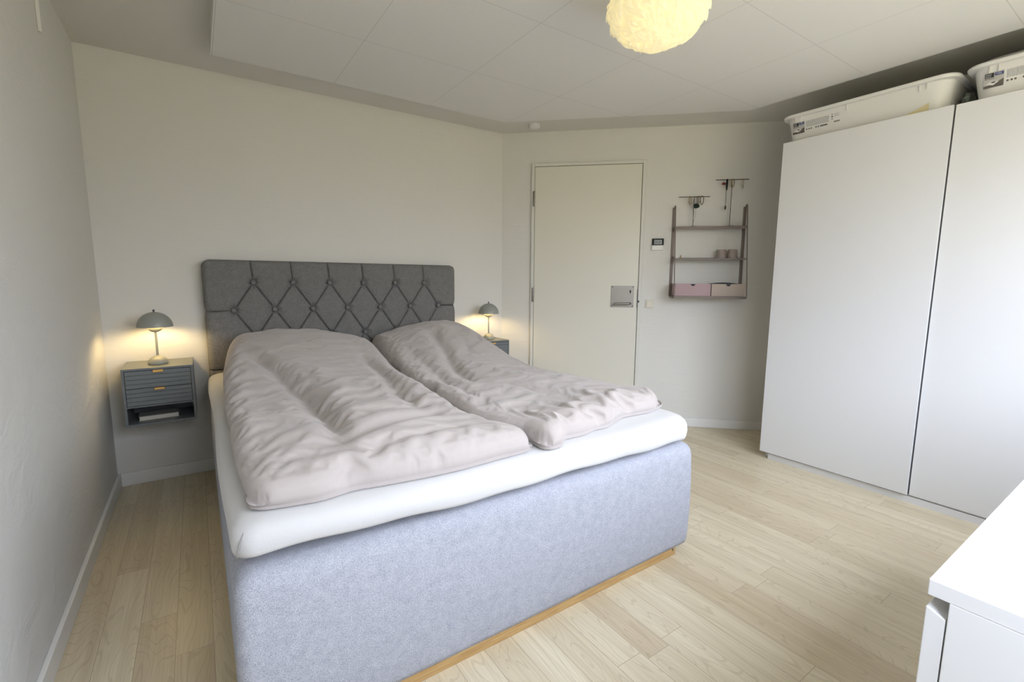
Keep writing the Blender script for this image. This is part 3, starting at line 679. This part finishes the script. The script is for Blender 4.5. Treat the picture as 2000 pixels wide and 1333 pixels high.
M_lbl = mat('label_photo_grey', (0.50, 0.49, 0.47), 0.5); M_lbld = mat('label_photo_dark', (0.13, 0.11, 0.10), 0.5); M_lblw = mat('label_photo_white', (0.75, 0.74, 0.72), 0.5)
M_txt = mat('label_text_grey', (0.34, 0.34, 0.35), 0.6); M_blue = mat('label_blue', (0.05, 0.06, 0.22), 0.5); M_ink = mat('label_black', (0.02, 0.02, 0.025), 0.5); M_inkw = mat('label_white_ink', (0.8, 0.8, 0.8), 0.5)
def crate(y0, label, content):
    t = thing('storage_box', label, 'storage box', (3.528, y0, 2.003), 0, 'white storage boxes on top of the wardrobe')
    L_, D, H = 0.79, 0.52, 0.172
    b = fin('box_body', crate_shell(L_, D, H, False), M_box, t, smooth=True, angle=40)
    # label block, on the front wall: local frame a = distance from box start, h = height
    tilt = math.atan2(0.024, H - 0.026)
    lab = bpy.data.objects.new('label', bpy.data.meshes.new('label'))
    bm = bmesh.new(); mats = [M_lbl, M_lbld, M_lblw, M_txt, M_blue, M_ink, M_box]
    def quad(pts, mi, off):
        vs = []
        for a, h in pts:
            h = 0.060 + (h - 0.030) * 0.75
            xx = 0.030 - (h - 0.004) * 0.024 / (H - 0.026) - off
            vs.append(bm.verts.new((xx, -a, h)))
        f = bm.faces.new(vs); f.material_index = mi
    R = lambda a0, a1, h0, h1, mi, off: quad([(a0, h0), (a1, h0), (a1, h1), (a0, h1)], mi, off)
    R(0.052, 0.118, 0.030, 0.117, 0, 0.0007)
    quad([(0.052, 0.030), (0.118, 0.030), (0.118, 0.072), (0.085, 0.048), (0.052, 0.044)], 1, 0.0010)
    quad([(0.060, 0.052), (0.084, 0.042), (0.102, 0.058), (0.080, 0.068)], 2, 0.0012)
    quad([(0.074, 0.058), (0.086, 0.053), (0.094, 0.060), (0.082, 0.064)], 1, 0.0014)
    R(0.055, 0.085, 0.087, 0.112, 5, 0.0012); R(0.088, 0.116, 0.094, 0.110, 4, 0.0012)
    rr = random.Random(3)
    h = 0.110
    while h > 0.063:                                   # fine print lines
        a = 0.126
        while a < 0.245:
            w = rr.uniform(0.004, 0.013); R(a, min(a + w, 0.250), h, h + 0.0016, 3, 0.0008); a += w + 0.0018
        h -= 0.0034
    for a in (0.127, 0.140, 0.152, 0.178, 0.190): R(a, a + 0.007, 0.045, 0.055, 1, 0.0008)
    for k in range(10): R(0.203 + k * 0.0040, 0.2058 + k * 0.0040, 0.044, 0.056, 5, 0.0008)
    for hh in (0.108, 0.092, 0.076): R(0.262, 0.270, hh, hh + 0.008, 5 if hh == 0.092 else 3, 0.0008)
    for k in range(5): R(0.276, 0.300 + 0.004 * (k % 2), 0.112 - k * 0.005, 0.1135 - k * 0.005, 3, 0.0008)
    for k in range(8): R(0.276 + k * 0.0038, 0.2782 + k * 0.0038, 0.052, 0.062, 5, 0.0008)
    lb = fin('label', bm, mats, t, smooth='keep'); lb['label'] = 'printed product label with small room picture'
    for p_ in lb.data.polygons: p_.use_smooth = False
    def tx(s, a, h, size, m_):
        h = 0.060 + (h - 0.030) * 0.75; size *= 0.8
        textmesh('label_text', s, size, m_, lb, (0.030 - (h + size * 0.7 - 0.004) * 0.024 / (H - 0.026) - 0.0018, -a, h), (math.pi / 2 - tilt * 0, 0, -math.pi / 2))
    tx('smart', 0.0575, 0.1005, 0.0105, M_inkw); tx('store', 0.0575, 0.0905, 0.0105, M_inkw); tx('YMER', 0.0915, 0.0985, 0.0095, M_inkw); tx('BED ROLLER', 0.055, 0.078, 0.0072, M_ink)
    if content == 'cloth':
        b2 = bmesh.new(); vs = [b2.verts.new(p) for p in ((0.0285, -0.54, 0.012), (0.0285, -0.70, 0.012), (0.0205, -0.70, 0.060), (0.0235, -0.655, 0.042), (0.026, -0.61, 0.026))]; b2.faces.new(vs)
        vt = [b2.verts.new((v.co.x - 0.0012, v.co.y, v.co.z)) for v in vs]; b2.faces.new(vt[::-1])
        for i in range(5): b2.faces.new((vs[i], vs[(i + 1) % 5], vt[(i + 1) % 5], vt[i]))
        fin('cloth_showing_through', b2, M_yellow, t)
    return t
cr1 = crate(-1.705, 'white plastic storage box on the wardrobe end nearest the door, lower left of the pair', 'cloth')
cr2 = crate(-2.549, 'white storage box on the wardrobe cut off by the right edge, with a smoky lid', '')
# smoky domed lid on the second box
bm = bmesh.new(); rings = []
L_, D, H = 0.79, 0.52, 0.172
for ins, z in [(0.004, H), (0.006, H + 0.006), (0.016, H + 0.017), (0.05, H + 0.026), (0.12, H + 0.030)]:
    cx, cy, hx, hy = D / 2, -L_ / 2, D / 2 - ins, L_ / 2 - ins; rings.append([bm.verts.new((x, y, z)) for x, y in rrect(cx - hx, cx + hx, cy - hy, cy + hy, 0.09, 8, 6)])
for a, b in zip(rings[:-1], rings[1:]):
    for i in range(len(a)): j = (i + 1) % len(a); bm.faces.new((a[i], a[j], b[j], b[i]))
bm.faces.new(rings[-1]); bm.faces.new(rings[0][::-1])
fin('lid', bm, M_boxlid, cr2, smooth=True, angle=40)
# crumpled clear bag between the boxes
bm = bmesh.new(); bmesh.ops.create_icosphere(bm, subdivisions=4, radius=1.0)
for v in bm.verts:
    n_ = float(ridged(np.array([v.co.x * 3 + v.co.z * 2]), np.array([v.co.y * 3 + v.co.z]), 21)[0]); r_ = 0.7 + 0.45 * n_
    v.co = Vector((v.co.x * 0.09 * r_, v.co.y * 0.026 * r_, v.co.z * 0.045 * r_))
pb = fin('plastic_bag', bm, M_clear, loc=(3.72, -2.522, 2.062), smooth=False); tag(pb, 'crumpled clear greenish plastic bag squeezed between the two storage boxes', 'plastic bag')

# ------------------------------------------------------------------ dresser, lower right foreground
dr = thing('dresser', 'glossy white dresser with a thick top, cut off at the lower right', 'dresser', (2.0, -3.38, 0))
def dp(o): o.location = (-2.0, 3.38, 0); return o
DX0, DX1, DY0, DY1 = 1.200, 2.80, -3.131, -3.62
dp(fin('top', nb(DX0, DX1, DY1, DY0, 0.759, 0.781, 0.0012), M_dress, dr))
bm = bmesh.new(); box(bm, DX0, DX0 + 0.02, DY1, DY0 - 0.022, 0, 0.759, 0.001); box(bm, DX1 - 0.02, DX1, DY1, DY0 - 0.022, 0, 0.759, 0.001); box(bm, 1.99, 2.01, DY1, DY0 - 0.024, 0.06, 0.759)
box(bm, DX0 + 0.02, DX1 - 0.02, DY1, DY1 + 0.008, 0.06, 0.759); box(bm, DX0 + 0.02, DX1 - 0.02, DY1 + 0.01, DY0 - 0.024, 0.06, 0.075)
dp(fin('cabinet', bm, M_dress, dr))
for i in range(2):
    for k in range(3):
        z0 = 0.05 + k * 0.2315; x0 = DX0 + 0.001 + i * 0.8
        bm = nb(x0, x0 + 0.797, DY0 - 0.0205, DY0, z0, z0 + 0.229, 0.001)
        for v in bm.verts:
            if v.co.z > z0 + 0.22 and v.co.y < DY0 - 0.01: v.co.z -= 0.008
        box(bm, x0 + 0.03, x0 + 0.77, DY1 + 0.03, DY0 - 0.0206, z0 + 0.03, z0 + 0.19)
        dp(fin('drawer', bm, M_dress, dr))

# ------------------------------------------------------------------ wall shelf and things on it
sh = thing('wall_shelf', 'mauve metal wall shelf with three tiers and ladder sides, right of the door', 'shelf', (WB, 0, 0), -PHI)
UL, UR = 1.350, 1.860; ZB, ZT = 1.048, 1.728
def od(z): return 0.055 + (ZT - z) / (ZT - ZB) * 0.125
for u in (UL, UR):
    bm = bmesh.new(); box(bm, u - 0.011, u + 0.011, -0.006, 0, ZB, ZT - 0.006, 0.001)
    tube(bm, [(u, -0.003, ZT - 0.012), (u, -0.012, ZT - 0.006), (u, -0.03, ZT + 0.002), (u, -0.048, ZT + 0.005), (u, -0.056, ZT - 0.004), (u, -od(1.4), 1.4), (u, -od(ZB + 0.01), ZB + 0.01), (u, -od(ZB) + 0.004, ZB - 0.004), (u, -0.10, ZB - 0.008), (u, -0.003, ZB - 0.006)], 0.0042, 8)
    f = fin('side_frame', bm, M_mauve, sh, smooth=True, angle=40)
    b2 = bmesh.new(); bmesh.ops.create_uvsphere(b2, u_segments=10, v_segments=6, radius=0.004, matrix=Matrix.Translation((u, -0.007, 1.548))); fin('screw', b2, M_steel, f)
for z, lip in ((1.573, 0.022), (1.334, 0.012), (1.052, 0.010)):
    d = od(z) - 0.004; bm = bmesh.new()
    box(bm, UL + 0.004, UR - 0.004, -d, -0.002, z, z + 0.003); box(bm, UL + 0.004, UR - 0.004, -d - 0.002, -d, z + 0.003 - lip, z + 0.003)
    box(bm, UL + 0.004, UR - 0.004, -0.004, -0.002, z + 0.003, z + 0.012)
    for u in (UL, UR): box(bm, u - 0.006, u + 0.006, -d + 0.004, -0.006, z - 0.004, z)
    fin('shelf_tray', bm, M_mauve, sh)
def card_box(u0, u1, m_, label, lid):
    t = thing('cardboard_drawer_box', label, 'box', (WB, 0, 0), -PHI)
    z0, z1, d = 1.0562, 1.147, 0.162
    bm = bmesh.new(); n = 14; cu = (u0 + u1) / 2; r = 0.017
    # front with half-round notch
    pts = [(u0, z0), (u1, z0), (u1, z1)] + [(cu + r * math.cos(math.pi * k / n), z1 - r * math.sin(math.pi * k / n)) for k in range(n + 1)] + [(u0, z1)]
    a = [bm.verts.new((x, -d, z)) for x, z in pts]; b = [bm.verts.new((x, -d + 0.003, z)) for x, z in pts]
    bm.faces.new(a); bm.faces.new(b[::-1])
    for i in range(len(pts)): j = (i + 1) % len(pts); bm.faces.new((a[i], a[j], b[j], b[i]))
    box(bm, u0, u0 + 0.003, -d + 0.003, -0.012, z0, z1); box(bm, u1 - 0.003, u1, -d + 0.003, -0.012, z0, z1); box(bm, u0 + 0.003, u1 - 0.003, -0.015, -0.012, z0, z1); box(bm, u0 + 0.003, u1 - 0.003, -d + 0.003, -0.015, z0, z0 + 0.003)
    fin('box_front', bm, m_, t)
    fin('inner_lining', nb(u0 + 0.0035, u1 - 0.0035, -d + 0.0035, -0.0155, z0 + 0.0035, z1 - 0.004), M_navy, t)
    if lid:
        bm = bmesh.new(); K = 16
        for k in range(K):
            xa, xb = u0 + (u1 - u0) * k / K, u0 + (u1 - u0) * (k + 1) / K
            za, zb = [z1 + 0.010 * math.sin(math.pi * q) for q in (k / K, (k + 1) / K)]
            v = [bm.verts.new(p) for p in ((xa, -0.02, z1), (xb, -0.02, z1), (xb, -0.02, zb), (xa, -0.02, za))]; w = [bm.verts.new((q.co.x, -0.014, q.co.z)) for q in v]
            bm.faces.new(v); bm.faces.new(w[::-1]); bm.faces.new((v[3], v[2], w[2], w[3]))
        fin('lid_flap', bm, M_navy, t)
    return t
card_box(UL + 0.008, UL + 0.262, M_pink, 'pink cardboard drawer box on the bottom tier of the wall shelf', False)
card_box(UL + 0.268, UR - 0.008, M_beige, 'beige cardboard drawer box on the bottom tier of the wall shelf', True)
def tea_light(u, o, label):
    bm = bmesh.new(); prof = []; H = 0.067; K = 13
    for k in range(K * 4 + 1):
        z = H * k / (K * 4); r = 0.0375 - 0.0070 * (k / (K * 4)) ** 1.3 + 0.0009 * math.cos(2 * math.pi * k / 4); prof.append((r, z))
    prof = [(0, 0)] + prof + [(r - 0.003, z) for r, z in prof[::-1] if z > 0.006] + [(0, 0.006)]
    lathe(bm, prof, n=36)
    return tag(fin('ribbed_glass', bm, M_glass, smooth=True), label, 'glass', 'ribbed glasses on the middle tier')
def dwp(u, o, z): return (WB + u * CP - o * SP, -u * SP - o * CP, z)
g1 = tea_light(0, 0, 'ribbed smoked-pink glass on the middle shelf tier, left of its twin'); g1.location = dwp(1.698, 0.055, 1.3372)
g2 = g1.copy(); COL.objects.link(g2); g2['label'] = 'ribbed smoked-pink glass on the middle shelf tier, at the right end by the side frame'; g2.location = dwp(1.777, 0.055, 1.3372)
bm = lathe(bmesh.new(), [(0, 0), (0.008, 0), (0.008, 0.003), (0.004, 0.006), (0.005, 0.014), (0.003, 0.020), (0.0045, 0.024), (0, 0.028)], n=14)
fg = fin('figurine', bm, M_gold, loc=dwp(1.402, 0.07, 1.3372), smooth=True); tag(fg, 'tiny golden figurine at the left end of the middle shelf tier', 'figurine')
bm = lathe(bmesh.new(), [(0, 0), (0.013, 0), (0.015, 0.024), (0.013, 0.024), (0.011, 0.003), (0, 0.003)], n=18)
cp = fin('small_cup', bm, M_plastic, loc=dwp(1.377, 0.05, 1.3372), smooth=True, angle=40); tag(cp, 'tiny white cup beside the golden figurine on the middle tier', 'cup')

def stand(u, o, ztop, w, label):
    t = thing('jewellery_stand', label, 'jewellery stand', dwp(u, o, 1.5762), -PHI, 'T-shaped jewellery stands on the top tier')
    h = ztop - 1.5762
    fin('base', lathe(bmesh.new(), [(0, 0), (0.030, 0), (0.030, 0.003), (0, 0.003)], n=24), M_black, t)
    fin('post', tube(bmesh.new(), [(0, 0, 0.003), (0, 0, h)], 0.0022, 8), M_black, t, smooth=True)
    b2 = bmesh.new(); tube(b2, [(-w / 2, 0, h), (w / 2, 0, h)], 0.0026, 8); fin('crossbar', b2, M_black, t, smooth=True); return t
SO = 0.045
stand(1.483, SO, 1.797, 0.224, 'short black T-shaped jewellery stand on the shelf, hung with chains')
stand(1.745, SO, 1.915, 0.232, 'tall black T-shaped jewellery stand on the shelf top, nearer the wardrobe')
rj = random.Random(5)
def neck(du, ztop, length, width, r, m_, name, label, st_u, cat='necklace', beads=False, pend=None, group='necklaces hung on the jewellery stands', frontback=0.0):
    # closed loop hanging over the bar; origin at the bar
    pts = []; K = 28
    for k in range(K):
        a = 2 * math.pi * k / K
        s = math.sin(a); x = width / 2 * s * (1.0 if True else 1); z = -length / 2 + length / 2 * math.cos(a)
        x *= 0.5 + 0.3 * math.cos(a * 0.5) ** 2
        y = (-0.0055 if math.cos(a) < 0.96 else -0.002) - 0.002 * s
        pts.append((x, y - frontback, z + 0.0034))
    bm = bmesh.new(); tube(bm, pts, r, 6, closed=True)
    o = fin(name, bm, m_, smooth=True); o.location = dwp(st_u + du, SO, ztop); o.rotation_euler.z = -PHI
    if beads:
        b2 = bmesh.new()
        for k in range(0, K): bmesh.ops.create_icosphere(b2, subdivisions=1, radius=r * 1.45, matrix=Matrix.Translation(pts[k]))
        fin('beads', b2, m_, o, smooth=True)
    if pend:
        pm, sx, sz = pend; b2 = bmesh.new(); bmesh.ops.create_icosphere(b2, subdivisions=3, radius=1, matrix=Matrix.Translation((0, -0.007 - frontback, -length - sz * 0.8)) @ Matrix.Diagonal((sx, 0.005, sz, 1)))
        for v in b2.verts: v.co.x += rj.uniform(-1, 1) * sx * 0.16; v.co.z += rj.uniform(-1, 1) * sz * 0.2
        fin('pendant', b2, pm, o, smooth=True)
    return tag(o, label, cat, group)
z1, z2 = 1.797, 1.915; A, B = 1.483, 1.745
neck(-0.040, z1, 0.052, 0.008, 0.0012, M_gold, 'necklace', 'thin golden chain, leftmost on the short stand', A, beads=True)
neck(-0.032, z1, 0.066, 0.010, 0.0012, M_bronze, 'necklace', 'dark beaded chain second from the left on the short stand', A, beads=True)
neck(-0.020, z1, 0.060, 0.009, 0.0014, M_gold, 'necklace', 'golden beaded chain just left of the short stand post', A, beads=True)
neck(0.004, z1, 0.185, 0.032, 0.0007, M_bronze, 'necklace', 'long fine chain hanging from the short stand to the shelf', A, frontback=0.003)
neck(0.018, z1, 0.055, 0.010, 0.0012, M_bronze, 'necklace', 'dark cord with green tassel on the short stand', A, pend=(M_green, 0.020, 0.017))
neck(0.028, z1, 0.062, 0.012, 0.0016, M_bronze, 'necklace', 'dark beaded strand right of the green tassel on the short stand', A, beads=True, frontback=0.002)
neck(0.036, z1, 0.050, 0.014, 0.0013, M_black, 'necklace', 'black strand beside the coiled bracelet on the short stand', A, frontback=0.004)
neck(0.055, z1, 0.062, 0.034, 0.0030, M_bronze, 'bracelet', 'thick coiled dark bracelet, rightmost on the short stand', A, cat='bracelet')
neck(-0.060, z2, 0.022, 0.010, 0.0009, M_bronze, 'earring', 'dark red tassel earring hanging at the left of the tall stand', B, cat='earring', pend=(M_red, 0.013, 0.009))
neck(-0.037, z2, 0.078, 0.012, 0.0040, M_black, 'necklace', 'thick black cord necklace on the tall stand', B)
neck(-0.040, z2, 0.190, 0.006, 0.0010, M_black, 'necklace', 'long black necklace with a leaf-shaped bronze drop on the tall stand', B, pend=(M_bronze, 0.0065, 0.016), frontback=0.004)
neck(-0.012, z2, 0.056, 0.016, 0.0013, M_gold, 'necklace', 'golden chain left of the tall stand post', B, beads=True)
neck(0.002, z2, 0.048, 0.010, 0.0013, M_gold, 'necklace', 'short golden chain in front of the tall stand post', B, beads=True, frontback=0.003)
neck(0.003, z2, 0.060, 0.034, 0.0018, M_bronze, 'bracelet', 'round dark bead bracelet around the tall stand post', B, cat='bracelet', beads=True)
neck(0.070, z2, 0.056, 0.010, 0.0012, M_gold, 'necklace', 'golden chain near the right end of the tall stand', B, beads=True)
neck(0.076, z2, 0.070, 0.007, 0.0011, M_bronze, 'necklace', 'bronze chain at the right end of the tall stand, longest there', B, beads=True, frontback=0.002)

# ------------------------------------------------------------------ feather pendant
PC = (1.862, -2.087, 2.132)
pn = thing('feather_lamp', 'lit cream feather ceiling lamp', 'ceiling lamp', PC)
fin('ceiling_canopy', lathe(bmesh.new(), [(0, 0.127), (0.05, 0.127), (0.05, 0.10), (0, 0.10)], n=24), M_plastic, pn)
RA, RB = 0.158, 0.112
bm = bmesh.new(); bmesh.ops.create_icosphere(bm, subdivisions=4, radius=1.0, matrix=Matrix.Diagonal((RA * 0.93, RA * 0.93, RB * 0.92, 1)))
mc = mat('lamp_core_glow', (1, 0.9, 0.7), 0.8, emit=(1.0, 0.87, 0.66), es=PENDANT)
fin('lamp_core', bm, mc, pn, smooth=True)
mf = bpy.data.materials.new('cream_feather'); mf.use_nodes = True; g = mf.node_tree; g.nodes.clear()
o_ = g.nodes.new('ShaderNodeOutputMaterial'); a1 = g.nodes.new('ShaderNodeMixShader'); d1 = g.nodes.new('ShaderNodeBsdfDiffuse'); t1 = g.nodes.new('ShaderNodeBsdfTranslucent')
d1.inputs[0].default_value = (0.95, 0.92, 0.80, 1); t1.inputs[0].default_value = (0.98, 0.96, 0.86, 1); a1.inputs[0].default_value = 0.65
tp = g.nodes.new('ShaderNodeBsdfTransparent'); a2 = g.nodes.new('ShaderNodeMixShader'); a2.inputs[0].default_value = 0.06
em = g.nodes.new('ShaderNodeEmission'); em.inputs[0].default_value = (1.0, 0.90, 0.64, 1); em.inputs[1].default_value = 0.12; ad = g.nodes.new('ShaderNodeAddShader')
g.links.new(d1.outputs[0], a1.inputs[1]); g.links.new(t1.outputs[0], a1.inputs[2]); g.links.new(a1.outputs[0], a2.inputs[1]); g.links.new(tp.outputs[0], a2.inputs[2])
g.links.new(a2.outputs[0], ad.inputs[0]); g.links.new(em.outputs[0], ad.inputs[1]); g.links.new(ad.outputs[0], o_.inputs[0])
def feathers():
    bm = bmesh.new(); rf = random.Random(11); n = 2600; ga = math.pi * (3 - 5 ** 0.5)
    for i in range(n):
        zz = 1 - 2 * (i + 0.5) / n
        if zz > 0.88: continue
        rr_ = math.sqrt(1 - zz * zz); a = i * ga + rf.uniform(-0.05, 0.05)
        p = Vector((RA * rr_ * math.cos(a), RA * rr_ * math.sin(a), RB * zz))
        nrm = Vector((p.x / RA ** 2, p.y / RA ** 2, p.z / RB ** 2)).normalized()
        az = Vector((-math.sin(a), math.cos(a), 0)); dn = nrm.cross(az)
        if dn.z > 0: dn = -dn
        th_ = rf.gauss(0.7, 0.55); tdir = (dn * math.cos(th_) + az * math.sin(th_)).normalized(); side = nrm.cross(tdir)
        Ln = rf.uniform(0.045, 0.078); Wd = rf.uniform(0.009, 0.017); lift = rf.uniform(0.004, 0.026); curl = rf.uniform(-0.3, 0.5); bend = rf.uniform(-0.35, 0.35)
        rows = []; K = 6
        for k in range(K + 1):
            s = k / K; w = Wd * (math.sin(math.pi * min(1, s * 0.80 + 0.13)) ** 0.7); c = p + tdir * (Ln * (s - 0.25)) + side * (bend * Ln * s * s) + nrm * (-0.004 + lift * math.sin(s * 2.2) - 0.010 * s * s * (0.5 + curl))
            # follow the ball
            row = []
            for q in (-1, -0.45, 0, 0.45, 1):
                jit = rf.uniform(-0.0025, 0.0025) if k > 1 else 0
                row.append(bm.verts.new(c + side * (w * q) + tdir * (jit - abs(q) * 0.006) + nrm * (-0.008 * q * q + rf.uniform(-0.0008, 0.0008))))
            rows.append(row)
        for k in range(K):
            for q in range(4): bm.faces.new((rows[k][q], rows[k][q + 1], rows[k + 1][q + 1], rows[k + 1][q]))
    return bm
fin('feather_shade', feathers(), mf, pn, smooth='keep')
